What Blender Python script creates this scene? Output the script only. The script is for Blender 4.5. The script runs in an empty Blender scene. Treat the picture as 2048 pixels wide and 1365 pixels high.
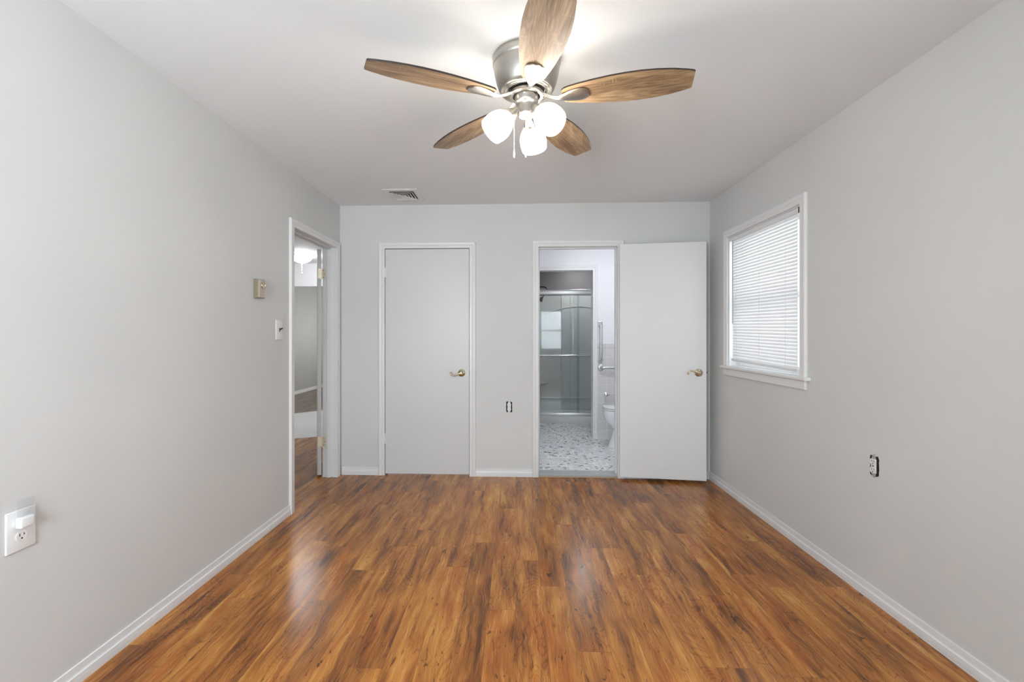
import bpy, bmesh, math, random
from math import sin, cos, pi, radians as R
from mathutils import Vector, Matrix
random.seed(7)
S = bpy.context.scene
COL = S.collection

# ------------------------------------------------------------------ camera
HC = 1.269
cd = bpy.data.cameras.new('camera')
cam = bpy.data.objects.new('camera', cd); COL.objects.link(cam)
cd.sensor_width = 36.0
cd.lens = 910.0 / 2048.0 * 36.0
cd.shift_x = (1024 - 995.1) / 2048.0
cd.shift_y = (669.9 - 682.5) / 2048.0
cd.clip_start = 0.02
cam.location = (0, 0, HC)
cam.rotation_euler = (R(90), 0, 0.0402)
S.camera = cam

# ------------------------------------------------------------------ view, world, light from outside
S.view_settings.view_transform = 'Standard'
S.view_settings.look = 'None'
S.view_settings.gamma = 1.0
S.view_settings.use_curve_mapping = False
S.view_settings.exposure = 0.44

XL, XR, D, H = -1.596, 1.703, 4.071, 2.44      # bedroom: left, right, back wall, ceiling height
YB = -0.60                                    # rear wall (behind the camera)
WT = 0.121                                    # partition thickness

W = bpy.data.worlds.new('overcast_sky'); S.world = W; W.use_nodes = True
wb = W.node_tree.nodes['Background']
wb.inputs[0].default_value = (0.90, 0.95, 1.0, 1); wb.inputs[1].default_value = 1.6

def area_light(name, loc, rot, sx, sy, power, color=(1, 1, 1)):
    l = bpy.data.lights.new(name, 'AREA'); l.shape = 'RECTANGLE'; l.size = sx; l.size_y = sy
    l.energy = power; l.color = color
    o = bpy.data.objects.new(name, l); COL.objects.link(o); o.location = loc; o.rotation_euler = rot
    return o
# daylight through the rear right and right-hand windows, plus added fill
area_light('added_fill_rear_left', (-0.85, YB - 0.40, 1.45), (R(90), 0, 0), 1.1, 1.2, 92, (0.84, 0.93, 1.0))  # added fill behind an unseen, made-up rear window
area_light('daylight_rear_right', (1.155, YB - 0.40, 1.45), (R(90), 0, 0), 0.9, 1.2, 68, (0.84, 0.93, 1.0))
area_light('added_fill_side_near', (XR + 0.55, 0.70, 1.5), (0, R(90), 0), 1.1, 1.1, 6, (0.88, 0.95, 1.0))  # added fill, shines in through an invented side window
area_light('daylight_side', (XR + 0.6, 3.25, 1.6), (0, R(90), 0), 1.0, 1.0, 5, (0.95, 0.975, 1.0))
FAN_GLOW, HALL_GLOW, BATH_GLOW = 17.0, 45.0, 34.0

area_light('added_fill_living_room', (-2.6, 12.0, 1.5), (R(90), 0, R(180)), 2.2, 1.3, 66, (1.0, 0.975, 0.94))  # fill added to brighten the dark far room

# ------------------------------------------------------------------ node helpers
class NT:
    def __init__(s, name):
        s.m = bpy.data.materials.new(name); s.m.use_nodes = True
        s.t = s.m.node_tree; s.t.nodes.clear()
        s.out = s.t.nodes.new('ShaderNodeOutputMaterial')
    def n(s, typ, **kw):
        nd = s.t.nodes.new(typ)
        for k, v in kw.items(): setattr(nd, k, v)
        return nd
    def put(s, sock, v):
        if isinstance(v, bpy.types.NodeSocket): s.t.links.new(v, sock)
        elif v is not None:
            if isinstance(v, (tuple, list)) and len(v) == 3 and sock.type == 'RGBA': v = (*v, 1)
            sock.default_value = v
    def math(s, op, a, b=None, c=None):
        nd = s.n('ShaderNodeMath', operation=op)
        s.put(nd.inputs[0], a)
        if b is not None: s.put(nd.inputs[1], b)
        if c is not None: s.put(nd.inputs[2], c)
        return nd.outputs[0]
    def xyz(s, v):
        nd = s.n('ShaderNodeSeparateXYZ'); s.put(nd.inputs[0], v); return nd.outputs
    def vec(s, x=0.0, y=0.0, z=0.0):
        nd = s.n('ShaderNodeCombineXYZ')
        for i, v in enumerate((x, y, z)): s.put(nd.inputs[i], v)
        return nd.outputs[0]
    def noise(s, v, scale=5, detail=2, rough=0.5, dist=0.0):
        nd = s.n('ShaderNodeTexNoise')
        s.put(nd.inputs['Vector'], v); nd.inputs['Scale'].default_value = scale
        nd.inputs['Detail'].default_value = detail; nd.inputs['Roughness'].default_value = rough
        nd.inputs['Distortion'].default_value = dist
        return nd.outputs['Fac']
    def white(s, v):
        nd = s.n('ShaderNodeTexWhiteNoise', noise_dimensions='3D'); s.put(nd.inputs['Vector'], v)
        return nd.outputs['Value'], nd.outputs['Color']
    def ramp(s, f, stops, interp='LINEAR'):
        nd = s.n('ShaderNodeValToRGB'); s.put(nd.inputs[0], f)
        e = nd.color_ramp.elements; nd.color_ramp.interpolation = interp
        while len(e) < len(stops): e.new(0.5)
        for el, (p, c) in zip(e, stops): el.position = p; el.color = (*c, 1) if len(c) == 3 else c
        return nd.outputs[0]
    def mapr(s, v, a, b, c, d):
        nd = s.n('ShaderNodeMapRange'); s.put(nd.inputs[0], v)
        for i, q in enumerate((a, b, c, d)): s.put(nd.inputs[i + 1], q)
        return nd.outputs[0]
    def mix(s, f, a, b, mode='MIX'):
        nd = s.n('ShaderNodeMix', data_type='RGBA', blend_type=mode)
        s.put(nd.inputs[0], f); s.put(nd.inputs[6], a); s.put(nd.inputs[7], b)
        return nd.outputs[2]
    def bump(s, h, strength=0.2, dist=0.01):
        nd = s.n('ShaderNodeBump'); s.put(nd.inputs['Height'], h)
        nd.inputs['Strength'].default_value = strength; nd.inputs['Distance'].default_value = dist
        return nd.outputs[0]
    def bsdf(s, color, rough=0.5, metal=0.0, normal=None, **kw):
        p = s.n('ShaderNodeBsdfPrincipled')
        s.put(p.inputs['Base Color'], color); s.put(p.inputs['Roughness'], rough)
        p.inputs['Metallic'].default_value = metal
        if normal is not None: s.put(p.inputs['Normal'], normal)
        for k, v in kw.items(): s.put(p.inputs[k.replace('_', ' ')], v)
        return p.outputs[0]
    def done(s, sh):
        s.t.links.new(sh, s.out.inputs[0]); return s.m
    def pos(s): return s.n('ShaderNodeNewGeometry').outputs['Position']
    def obj(s): return s.n('ShaderNodeTexCoord').outputs['Object']

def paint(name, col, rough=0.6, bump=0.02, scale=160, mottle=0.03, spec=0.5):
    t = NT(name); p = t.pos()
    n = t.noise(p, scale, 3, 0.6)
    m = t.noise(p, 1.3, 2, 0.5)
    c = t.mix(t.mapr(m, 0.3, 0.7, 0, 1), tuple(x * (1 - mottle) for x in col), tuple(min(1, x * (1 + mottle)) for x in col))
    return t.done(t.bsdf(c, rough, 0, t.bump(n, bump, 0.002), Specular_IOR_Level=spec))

def plain(name, col, rough=0.4, metal=0.0, **kw):
    t = NT(name)
    if metal > 0.9: return t.done(t.bsdf(col, rough, metal, **kw))
    n = t.noise(t.obj(), 60, 2, 0.5)
    r = t.mapr(n, 0.3, 0.7, max(0.02, rough - 0.04), rough + 0.04)
    return t.done(t.bsdf(col, r, metal, **kw))

M = {}
M['wall'] = paint('wall_paint_light_greige', (0.665, 0.665, 0.655), 0.62)
M['ceiling'] = paint('ceiling_paint', (0.835, 0.855, 0.87), 0.8, 0.02, 120, 0.01)
M['wall_white'] = paint('bathroom_wall_paint', (0.80, 0.80, 0.83), 0.5)
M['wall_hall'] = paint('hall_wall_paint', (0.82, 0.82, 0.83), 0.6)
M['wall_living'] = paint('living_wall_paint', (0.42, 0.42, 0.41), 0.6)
M['trim'] = paint('white_trim_enamel', (0.77, 0.77, 0.77), 0.32, 0.05, 60, 0.02)
M['door'] = paint('white_door_enamel', (0.66, 0.66, 0.66), 0.40, 0.04, 45, 0.02)
M['plastic'] = plain('white_plastic', (0.80, 0.80, 0.80), 0.35)
M['slat'] = None
M['dark'] = plain('dark_void', (0.012, 0.012, 0.012), 0.8)
M['black_plastic'] = plain('black_plastic', (0.012, 0.012, 0.014), 0.35)
M['chrome'] = plain('chrome', (0.80, 0.81, 0.83), 0.10, 1.0)
M['steel'] = plain('brushed_steel', (0.62, 0.63, 0.65), 0.36, 1.0)
M['satin'] = plain('satin_aluminium', (0.82, 0.83, 0.85), 0.34, 1.0)
M['brass'] = plain('polished_brass', (0.66, 0.57, 0.40), 0.2, 1.0)
M['hinge'] = plain('brass_plated_hinge', (0.84, 0.76, 0.58), 0.40, 0.45)
M['screw'] = plain('dark_screw', (0.08, 0.07, 0.06), 0.4, 0.5)
M['porcelain'] = plain('porcelain', (0.84, 0.84, 0.86), 0.08, Coat_Weight=0.5)
M['nickel_dark'] = plain('dark_bronze', (0.03, 0.028, 0.026), 0.35, 0.6)
M['therm'] = plain('gold_beige_plastic', (0.52, 0.46, 0.385), 0.45)
M['therm_side'] = plain('dull_gold_plastic', (0.25, 0.205, 0.145), 0.45)
M['marble'] = paint('grey_marble_sill', (0.42, 0.44, 0.45), 0.25, 0.02, 30, 0.15)
M['surround'] = plain('shower_surround_acrylic', (0.60, 0.62, 0.625), 0.25)
M['curb'] = plain('white_acrylic_curb', (0.74, 0.75, 0.74), 0.2)
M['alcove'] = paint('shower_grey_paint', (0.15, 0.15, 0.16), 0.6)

def nickel():
    t = NT('brushed_nickel'); o = t.xyz(t.obj())
    n = t.noise(t.vec(0.0, 0.0, t.math('MULTIPLY', o[2], 400)), 1, 3, 0.6)
    c = t.ramp(n, [(0.3, (0.42, 0.395, 0.36)), (0.7, (0.52, 0.495, 0.455))])
    return t.done(t.bsdf(c, 0.34, 1.0, None, Anisotropic=0.5))
M['nickel'] = nickel()

def thin_glass(name, tint, spec_rough=0.0, refl=1.0, ior=1.5):
    t = NT(name)
    tr = t.n('ShaderNodeBsdfTransparent'); tr.inputs[0].default_value = (*tint, 1)
    gl = t.n('ShaderNodeBsdfGlossy'); gl.inputs['Roughness'].default_value = spec_rough
    fr = t.n('ShaderNodeFresnel'); fr.inputs[0].default_value = ior
    mx = t.n('ShaderNodeMixShader')
    bf = t.n('ShaderNodeNewGeometry').outputs['Backfacing']
    t.t.links.new(t.math('MULTIPLY', t.math('MULTIPLY', fr.outputs[0], refl), t.math('SUBTRACT', 1.0, bf)), mx.inputs[0])
    t.t.links.new(tr.outputs[0], mx.inputs[1]); t.t.links.new(gl.outputs[0], mx.inputs[2])
    return t.done(mx.outputs[0])
M['glass'] = thin_glass('window_glass', (0.97, 0.98, 0.98))
M['shower_glass'] = thin_glass('shower_door_glass', (0.88, 0.905, 0.905), 0.015, 2.4, 1.5)
M['acrylic'] = thin_glass('clear_acrylic', (0.965, 0.965, 0.97), 0.05, 1.3)

def slat_mat():
    t = NT('blind_slat_white')
    d = t.n('ShaderNodeBsdfPrincipled'); d.inputs['Base Color'].default_value = (0.86, 0.86, 0.87, 1); d.inputs['Roughness'].default_value = 0.35
    tr = t.n('ShaderNodeBsdfTranslucent'); tr.inputs[0].default_value = (0.86, 0.86, 0.86, 1)
    mx = t.n('ShaderNodeMixShader'); mx.inputs[0].default_value = 0.10
    t.t.links.new(d.outputs[0], mx.inputs[1]); t.t.links.new(tr.outputs[0], mx.inputs[2])
    return t.done(mx.outputs[0])
M['slat'] = slat_mat()

def glow(name, col, strength):
    t = NT(name)
    e = t.n('ShaderNodeEmission'); e.inputs[0].default_value = (*col, 1); e.inputs[1].default_value = strength
    d = t.n('ShaderNodeBsdfDiffuse'); d.inputs[0].default_value = (0.85, 0.85, 0.84, 1)
    a = t.n('ShaderNodeAddShader'); t.t.links.new(e.outputs[0], a.inputs[0]); t.t.links.new(d.outputs[0], a.inputs[1])
    return t.done(a.outputs[0])
M['fan_shade'] = glow('lit_frosted_glass', (1.0, 0.93, 0.83), FAN_GLOW)
M['hall_shade'] = glow('lit_hall_glass', (0.97, 0.985, 1.0), HALL_GLOW)
M['bath_shade'] = glow('lit_bath_glass', (0.93, 0.95, 1.0), BATH_GLOW)

def laminate(name, ramp_cols, width=0.127, length=1.22, rough=0.2, off=0.0, redness=0.48):
    t = NT(name); P = t.pos(); o = t.xyz(P); x, y = o[0], o[1]
    rx = t.math('ADD', t.math('DIVIDE', x, width), off)
    row = t.math('FLOOR', rx)
    r1, _ = t.white(t.vec(row, 3.7, 1.1))
    ry = t.math('ADD', t.math('DIVIDE', y, length), t.math('MULTIPLY', r1, 9.0))
    coln = t.math('FLOOR', ry)
    rv, rc = t.white(t.vec(row, coln, 0.5))
    rr = t.xyz(rc)
    ox = t.math('MULTIPLY', rr[0], 31.0); oy = t.math('MULTIPLY', rr[1], 17.0); oz = t.math('MULTIPLY', rr[2], 9.0)
    # grain coordinates: the fibres wander sideways along the plank
    wv = t.vec(t.math('ADD', t.math('MULTIPLY', x, 0.6), ox), t.math('ADD', t.math('MULTIPLY', y, 0.8), oy), oz)
    wob = t.math('SUBTRACT', t.noise(wv, 4.5, 3, 0.5), 0.5)
    wob2 = t.math('SUBTRACT', t.noise(wv, 16.0, 2, 0.5), 0.5)
    xw = t.math('ADD', t.math('ADD', x, ox), t.math('ADD', t.math('MULTIPLY', wob, 0.055), t.math('MULTIPLY', wob2, 0.010)))
    yl = t.math('ADD', y, oy)
    gv = t.vec(xw, t.math('MULTIPLY', yl, 0.20), oz)
    broad = t.noise(gv, 11.0, 3, 0.5, 0.4)                     # wide dark and light bands
    band = t.noise(t.vec(xw, t.math('MULTIPLY', yl, 0.07), oz), 34.0, 3, 0.55, 0.2)
    fine = t.noise(t.vec(xw, t.math('MULTIPLY', yl, 0.03), oz), 210.0, 4, 0.7)
    # growth-ring contours, only where the figure is open
    warp = t.noise(t.vec(xw, t.math('MULTIPLY', yl, 0.34), oz), 5.5, 2, 0.45, 0.7)
    ring = t.math('ABSOLUTE', t.math('SINE', t.math('MULTIPLY', warp, 95.0)))
    ringm = t.mapr(t.noise(gv, 5.0, 1, 0.5), 0.46, 0.58, 0.0, 1.0)
    ringd = t.math('MULTIPLY', t.mapr(ring, 0.0, 0.55, 1.0, 0.0), ringm)
    # knots and short checks
    kn = t.noise(t.vec(xw, t.math('MULTIPLY', yl, 0.42), oz), 30.0, 4, 0.6, 1.6)
    ck = t.noise(t.vec(xw, t.math('MULTIPLY', yl, 0.16), oz), 95.0, 2, 0.5, 0.6)
    v = t.math('MULTIPLY', broad, 0.56)
    v = t.math('ADD', v, t.math('MULTIPLY', band, 0.46))
    v = t.math('ADD', v, t.math('MULTIPLY', fine, 0.40))
    v = t.math('SUBTRACT', v, t.math('MULTIPLY', ringd, 0.10))
    v = t.math('ADD', v, t.math('MULTIPLY', t.math('SUBTRACT', rv, 0.5), 0.12))
    v = t.mapr(v, 0.49, 0.95, 0.0, 1.0)
    c = t.ramp(v, ramp_cols)
    dk = tuple(q * 0.35 for q in ramp_cols[0][1])
    c = t.mix(t.mapr(kn, 0.63, 0.72, 0.0, 0.85), c, dk)
    c = t.mix(t.mapr(ck, 0.655, 0.73, 0.0, 0.70), c, dk)
    red = t.mapr(t.noise(gv, 7.0, 2, 0.5, 1.2), 0.50, 0.64, 0.0, redness)
    c = t.mix(red, c, t.mix(1.0, c, (0.80, 0.52, 0.50), 'MULTIPLY'))
    # joints
    fx = t.math('FRACT', rx); ex = t.math('MULTIPLY', t.math('MINIMUM', fx, t.math('SUBTRACT', 1.0, fx)), width)
    fy = t.math('FRACT', ry); ey = t.math('MULTIPLY', t.math('MINIMUM', fy, t.math('SUBTRACT', 1.0, fy)), length)
    e = t.math('MINIMUM', ex, ey)
    g = t.mapr(e, 0.0002, 0.0010, 0.25, 1.0)
    c = t.mix(g, tuple(q * 0.6 for q in ramp_cols[0][1]), c)
    hgt = t.math('ADD', t.math('MULTIPLY', g, 1.0), t.math('MULTIPLY', fine, 0.18))
    und = t.noise(P, 9.0, 2, 0.5)
    hgt = t.math('ADD', hgt, t.math('MULTIPLY', und, 0.5))
    rg = t.mapr(fine, 0.3, 0.7, rough, rough + 0.09)
    return t.done(t.bsdf(c, rg, 0, t.bump(hgt, 0.10, 0.0025), Specular_IOR_Level=0.30))
M['laminate'] = laminate('orange_brown_laminate',
    [(0.0, (0.095, 0.034, 0.011)), (0.20, (0.205, 0.076, 0.020)), (0.42, (0.360, 0.133, 0.029)), (0.68, (0.515, 0.212, 0.045)), (1.0, (0.68, 0.36, 0.105))])
M['greywood'] = laminate('grey_brown_planks',
    [(0.0, (0.12, 0.085, 0.06)), (0.3, (0.20, 0.15, 0.11)), (0.6, (0.28, 0.22, 0.17)), (1.0, (0.36, 0.29, 0.23))], 0.15, 1.2, 0.35, 0.0, 0.0)

def grid_tile(name, ax, sa, sb, oa, ob, col, grout, rough=0.2, gw=0.0022, var=0.04):
    t = NT(name); o = t.xyz(t.pos()); a = o[ax[0]]; b = o[ax[1]]
    ra = t.math('DIVIDE', t.math('SUBTRACT', a, oa), sa); rb = t.math('DIVIDE', t.math('SUBTRACT', b, ob), sb)
    fa = t.math('FRACT', ra); fb = t.math('FRACT', rb)
    ea = t.math('MULTIPLY', t.math('MINIMUM', fa, t.math('SUBTRACT', 1.0, fa)), sa)
    eb = t.math('MULTIPLY', t.math('MINIMUM', fb, t.math('SUBTRACT', 1.0, fb)), sb)
    e = t.mapr(t.math('MINIMUM', ea, eb), gw * 0.4, gw, 0, 1)
    v, _ = t.white(t.vec(t.math('FLOOR', ra), t.math('FLOOR', rb), 0.3))
    c = t.mix(v, tuple(q * (1 - var) for q in col), tuple(min(1, q * (1 + var)) for q in col))
    c = t.mix(e, grout, c)
    return t.done(t.bsdf(c, t.mapr(e, 0, 1, 0.7, rough), 0, t.bump(e, 0.25, 0.002)))
M['bath_tile'] = grid_tile('grey_beige_wall_tile', (0, 2), 0.1070, 0.1105, 0.992, 0.0, (0.66, 0.645, 0.64), (0.88, 0.88, 0.88), 0.15)
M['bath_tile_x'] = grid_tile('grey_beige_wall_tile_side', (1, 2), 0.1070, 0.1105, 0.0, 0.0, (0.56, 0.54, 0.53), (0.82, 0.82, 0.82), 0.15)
M['hall_tile'] = grid_tile('white_floor_tile', (0, 1), 0.305, 0.305, 0.06, 0.0, (0.80, 0.80, 0.80), (0.45, 0.45, 0.46), 0.25, 0.004, 0.02)

def mosaic():
    t = NT('basketweave_marble_mosaic'); o = t.xyz(t.pos()); s = 0.050
    ra = t.math('DIVIDE', o[0], s); rb = t.math('DIVIDE', o[1], s)
    ia, ib = t.math('FLOOR', ra), t.math('FLOOR', rb)
    fa, fb = t.math('FRACT', ra), t.math('FRACT', rb)
    par = t.math('FLOORED_MODULO', t.math('ADD', ia, ib), 2.0)
    f = t.n('ShaderNodeMix', data_type='FLOAT'); t.put(f.inputs[0], par); t.put(f.inputs[2], fa); t.put(f.inputs[3], fb)
    g = t.n('ShaderNodeMix', data_type='FLOAT'); t.put(g.inputs[0], par); t.put(g.inputs[2], fb); t.put(g.inputs[3], fa)
    sp, lg = t.math('MULTIPLY', f.outputs[0], 2.0), g.outputs[0]
    sub = t.math('FLOOR', sp); sf = t.math('FRACT', sp)
    # some long pieces are split once more into small dots
    v0, _ = t.white(t.vec(ia, ib, t.math('ADD', sub, 0.2)))
    split = t.math('GREATER_THAN', v0, 0.55)
    half = t.math('MULTIPLY', split, t.math('FLOOR', t.math('MULTIPLY', lg, 2.0)))
    v, _ = t.white(t.vec(ia, ib, t.math('ADD', t.math('MULTIPLY', sub, 3.1), t.math('MULTIPLY', half, 1.7))))
    thr = t.math('MULTIPLY', split, 0.12)
    dk = t.math('LESS_THAN', v, thr)
    c = t.ramp(v, [(0.0, (0.68, 0.69, 0.70)), (0.35, (0.77, 0.78, 0.79)), (0.60, (0.87, 0.88, 0.89)), (0.78, (0.96, 0.965, 0.97))], 'CONSTANT')
    c = t.mix(t.mapr(t.noise(t.pos(), 60, 3, 0.6), 0.3, 0.7, 0, 0.35), c, (0.74, 0.75, 0.76))
    c = t.mix(dk, c, (0.11, 0.11, 0.115))
    e1 = t.math('MULTIPLY', t.math('MINIMUM', sf, t.math('SUBTRACT', 1.0, sf)), s * 0.5)
    e2 = t.math('MULTIPLY', t.math('MINIMUM', lg, t.math('SUBTRACT', 1.0, lg)), s)
    e = t.mapr(t.math('MINIMUM', e1, e2), 0.0006, 0.0014, 0, 1)
    c = t.mix(e, (0.55, 0.55, 0.56), c)
    return t.done(t.bsdf(c, 0.3, 0, t.bump(e, 0.2, 0.001)))
M['mosaic'] = mosaic()

def blade_wood():
    t = NT('oak_veneer_fan_blade'); o = t.xyz(t.obj()); x, y = o[0], o[1]
    inf = t.n('ShaderNodeObjectInfo').outputs['Random']; off = t.math('MULTIPLY', inf, 20.0)
    gv = t.vec(t.math('ADD', t.math('MULTIPLY', x, 0.16), off), y, off)
    w = t.noise(gv, 9.0, 3, 0.5, 0.8)
    broad = t.noise(gv, 16.0, 4, 0.6, 0.6)
    fv = t.vec(t.math('ADD', t.math('MULTIPLY', x, 0.05), off), y, off)
    fine = t.noise(fv, 190.0, 4, 0.7)
    rings = t.math('MULTIPLY_ADD', t.math('SINE', t.math('MULTIPLY', w, 75.0)), 0.5, 0.5)
    v = t.math('ADD', t.math('MULTIPLY', broad, 0.6), t.math('MULTIPLY', fine, 0.45))
    v = t.math('ADD', v, t.math('MULTIPLY', rings, 0.07))
    c = t.ramp(t.mapr(v, 0.40, 0.78, 0, 1), [(0, (0.12, 0.070, 0.035)), (0.35, (0.29, 0.185, 0.10)), (0.7, (0.47, 0.325, 0.185)), (1, (0.62, 0.47, 0.29))])
    # pale saw marks across the grain, near the edges
    sv = t.vec(t.math('MULTIPLY', x, 1.0), t.math('MULTIPLY', y, 0.08), off)
    saw = t.mapr(t.noise(sv, 160.0, 1, 0.5), 0.66, 0.74, 0, 0.55)
    msk = t.mapr(t.noise(t.vec(x, y, off), 12.0, 1, 0.5), 0.48, 0.6, 0, 1)
    c = t.mix(t.math('MULTIPLY', saw, msk), c, (0.62, 0.47, 0.29))
    return t.done(t.bsdf(c, 0.42, 0, t.bump(fine, 0.08, 0.001)))
M['blade'] = blade_wood()
M['blade_edge'] = plain('dark_blade_edge', (0.035, 0.022, 0.015), 0.5)

# ------------------------------------------------------------------ mesh helpers
def link(name, bm, mats, parent=None, smooth=False, loc=None):
    bmesh.ops.recalc_face_normals(bm, faces=bm.faces[:])
    me = bpy.data.meshes.new(name); bm.to_mesh(me); bm.free()
    if not isinstance(mats, (list, tuple)): mats = [mats]
    for m in mats: me.materials.append(m)
    if smooth:
        for p in me.polygons: p.use_smooth = True
        me.set_sharp_from_angle(angle=R(38))
    o = bpy.data.objects.new(name, me); COL.objects.link(o)
    if parent: o.parent = parent
    if loc: o.location = loc
    return o
def BM(): return bmesh.new()
def box(bm, x0, x1, y0, y1, z0, z1, bevel=0.0, seg=2, mat=0, M4=None):
    vs = [bm.verts.new((x, y, z)) for x in (x0, x1) for y in (y0, y1) for z in (z0, z1)]
    idx = [(0, 1, 3, 2), (4, 6, 7, 5), (0, 4, 5, 1), (2, 3, 7, 6), (0, 2, 6, 4), (1, 5, 7, 3)]
    fs = [bm.faces.new([vs[i] for i in q]) for q in idx]
    for f in fs: f.material_index = mat
    if M4 is not None:
        for v in vs: v.co = M4 @ v.co
    if bevel > 0:
        es = list({e for f in fs for e in f.edges})
        r = bmesh.ops.bevel(bm, geom=es, offset=bevel, segments=seg, profile=0.5, affect='EDGES')
        for f in r['faces']: f.material_index = mat
def lathe(bm, prof, seg=48, M4=None, cap0=False, cap1=False, mat=0):
    rings = []
    for r, z in prof:
        if r < 1e-6:
            v = bm.verts.new((0, 0, z)); rings.append([v])
        else:
            rings.append([bm.verts.new((r * cos(2 * pi * i / seg), r * sin(2 * pi * i / seg), z)) for i in range(seg)])
    for a, b in zip(rings[:-1], rings[1:]):
        for i in range(seg):
            j = (i + 1) % seg
            if len(a) == 1 and len(b) == 1: continue
            if len(a) == 1: f = bm.faces.new((a[0], b[i], b[j]))
            elif len(b) == 1: f = bm.faces.new((a[i], a[j], b[0]))
            else: f = bm.faces.new((a[i], a[j], b[j], b[i]))
            f.material_index = mat
    if cap0 and len(rings[0]) > 1: bm.faces.new(rings[0]).material_index = mat
    if cap1 and len(rings[-1]) > 1: bm.faces.new(rings[-1]).material_index = mat
    if M4 is not None:
        for rg in rings:
            for v in rg: v.co = M4 @ v.co
def tube(bm, pts, rad, seg=12, caps=True, mat=0, flat=1.0):
    pts = [Vector(p) for p in pts]; n = len(pts)
    rads = rad if isinstance(rad, (list, tuple)) else [rad] * n
    up = Vector((0, 0, 1)); rings = []; prev = None
    for i, p in enumerate(pts):
        d = (pts[min(i + 1, n - 1)] - pts[max(i - 1, 0)]).normalized()
        if prev is None:
            a = up if abs(d.dot(up)) < 0.9 else Vector((1, 0, 0))
            u = d.cross(a).normalized()
        else: u = (prev - d * prev.dot(d)).normalized()
        prev = u; w = d.cross(u)
        rings.append([bm.verts.new(p + (u * cos(2 * pi * k / seg) + w * sin(2 * pi * k / seg) * flat) * rads[i]) for k in range(seg)])
    for a, b in zip(rings[:-1], rings[1:]):
        for k in range(seg):
            bm.faces.new((a[k], a[(k + 1) % seg], b[(k + 1) % seg], b[k])).material_index = mat
    if caps:
        bm.faces.new(rings[0]).material_index = mat; bm.faces.new(rings[-1]).material_index = mat
def bez(pts, n=24):
    """Catmull-Rom through the points"""
    P = [Vector(p) for p in pts]; P = [P[0] * 2 - P[1]] + P + [P[-1] * 2 - P[-2]]; out = []
    for i in range(1, len(P) - 2):
        m = n // (len(P) - 3)
        for k in range(m + (1 if i == len(P) - 3 else 0)):
            t = k / m
            out.append(0.5 * ((2 * P[i]) + (P[i + 1] - P[i - 1]) * t + (2 * P[i - 1] - 5 * P[i] + 4 * P[i + 1] - P[i + 2]) * t * t + (-P[i - 1] + 3 * P[i] - 3 * P[i + 1] + P[i + 2]) * t ** 3))
    return out
def empty(name, loc=(0, 0, 0), rotz=0.0):
    o = bpy.data.objects.new(name, None); COL.objects.link(o); o.location = loc; o.rotation_euler = (0, 0, rotz)
    o.empty_display_size = 0.1
    return o
def tag(o, label, cat, group=None, kind=None):
    o['label'] = label; o['category'] = cat
    if group: o['group'] = group
    if kind: o['kind'] = kind
    return o
def struct(o, label=None):
    o['kind'] = 'structure'
    if label: o['label'] = label
    return o

def wall(name, axis, c0, c1, a0, a1, z0, z1, holes, mat, label=None):
    """slab from c0 to c1 across `axis` ('x' or 'y'), spanning a0..a1 along the other axis, z0..z1, with rectangular holes (a0,a1,z0,z1)"""
    A = sorted({a0, a1} | {v for h in holes for v in h[:2] if a0 < v < a1})
    Z = sorted({z0, z1} | {v for h in holes for v in h[2:] if z0 < v < z1})
    na, nz = len(A) - 1, len(Z) - 1
    def solid(i, j):
        if i < 0 or j < 0 or i >= na or j >= nz: return False
        ca, cz = (A[i] + A[i + 1]) / 2, (Z[j] + Z[j + 1]) / 2
        return not any(h[0] < ca < h[1] and h[2] < cz < h[3] for h in holes)
    bm = BM(); V = {}
    def v(c, a, z):
        k = (c, round(a, 5), round(z, 5))
        if k not in V: V[k] = bm.verts.new((c, a, z) if axis == 'x' else (a, c, z))
        return V[k]
    for i in range(na):
        for j in range(nz):
            if not solid(i, j): continue
            p, q, r, s = A[i], A[i + 1], Z[j], Z[j + 1]
            for c in (c0, c1): bm.faces.new((v(c, p, r), v(c, q, r), v(c, q, s), v(c, p, s)))
            if not solid(i - 1, j): bm.faces.new((v(c0, p, r), v(c1, p, r), v(c1, p, s), v(c0, p, s)))
            if not solid(i + 1, j): bm.faces.new((v(c0, q, r), v(c1, q, r), v(c1, q, s), v(c0, q, s)))
            if not solid(i, j - 1): bm.faces.new((v(c0, p, r), v(c1, p, r), v(c1, q, r), v(c0, q, r)))
            if not solid(i, j + 1): bm.faces.new((v(c0, p, s), v(c1, p, s), v(c1, q, s), v(c0, q, s)))
    return struct(link(name, bm, mat), label)

CAS = [(0, 0), (0, .010), (.004, .0135), (.018, .0140), (.026, .0125), (.032, .0165), (.047, .018), (.054, .016), (.0575, .009), (.0575, 0)]
def casing(name, axis, c, sgn, a0, a1, zt, z0=0.0, prof=CAS, label=None, four=False):
    """mitred door/window trim on plane c; protrudes sgn*t"""
    bm = BM(); rows = []
    for w, t in prof:
        pts = [(a0 - w, z0), (a0 - w, zt + w), (a1 + w, zt + w), (a1 + w, z0)]
        rows.append([bm.verts.new((c + sgn * t, a, z) if axis == 'x' else (a, c + sgn * t, z)) for a, z in pts])
    for r, s in zip(rows[:-1], rows[1:]):
        for k in range(3): bm.faces.new((r[k], r[k + 1], s[k + 1], s[k]))
    for k in (0, 3): bm.faces.new([r[k] for r in rows])
    return struct(link(name, bm, M['trim']), label)
BASE = [(0.0, .070), (.006, .0685), (.0075, .045), (.009, .040), (.0125, .037), (.0135, .020), (.013, 0.0)]
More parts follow.
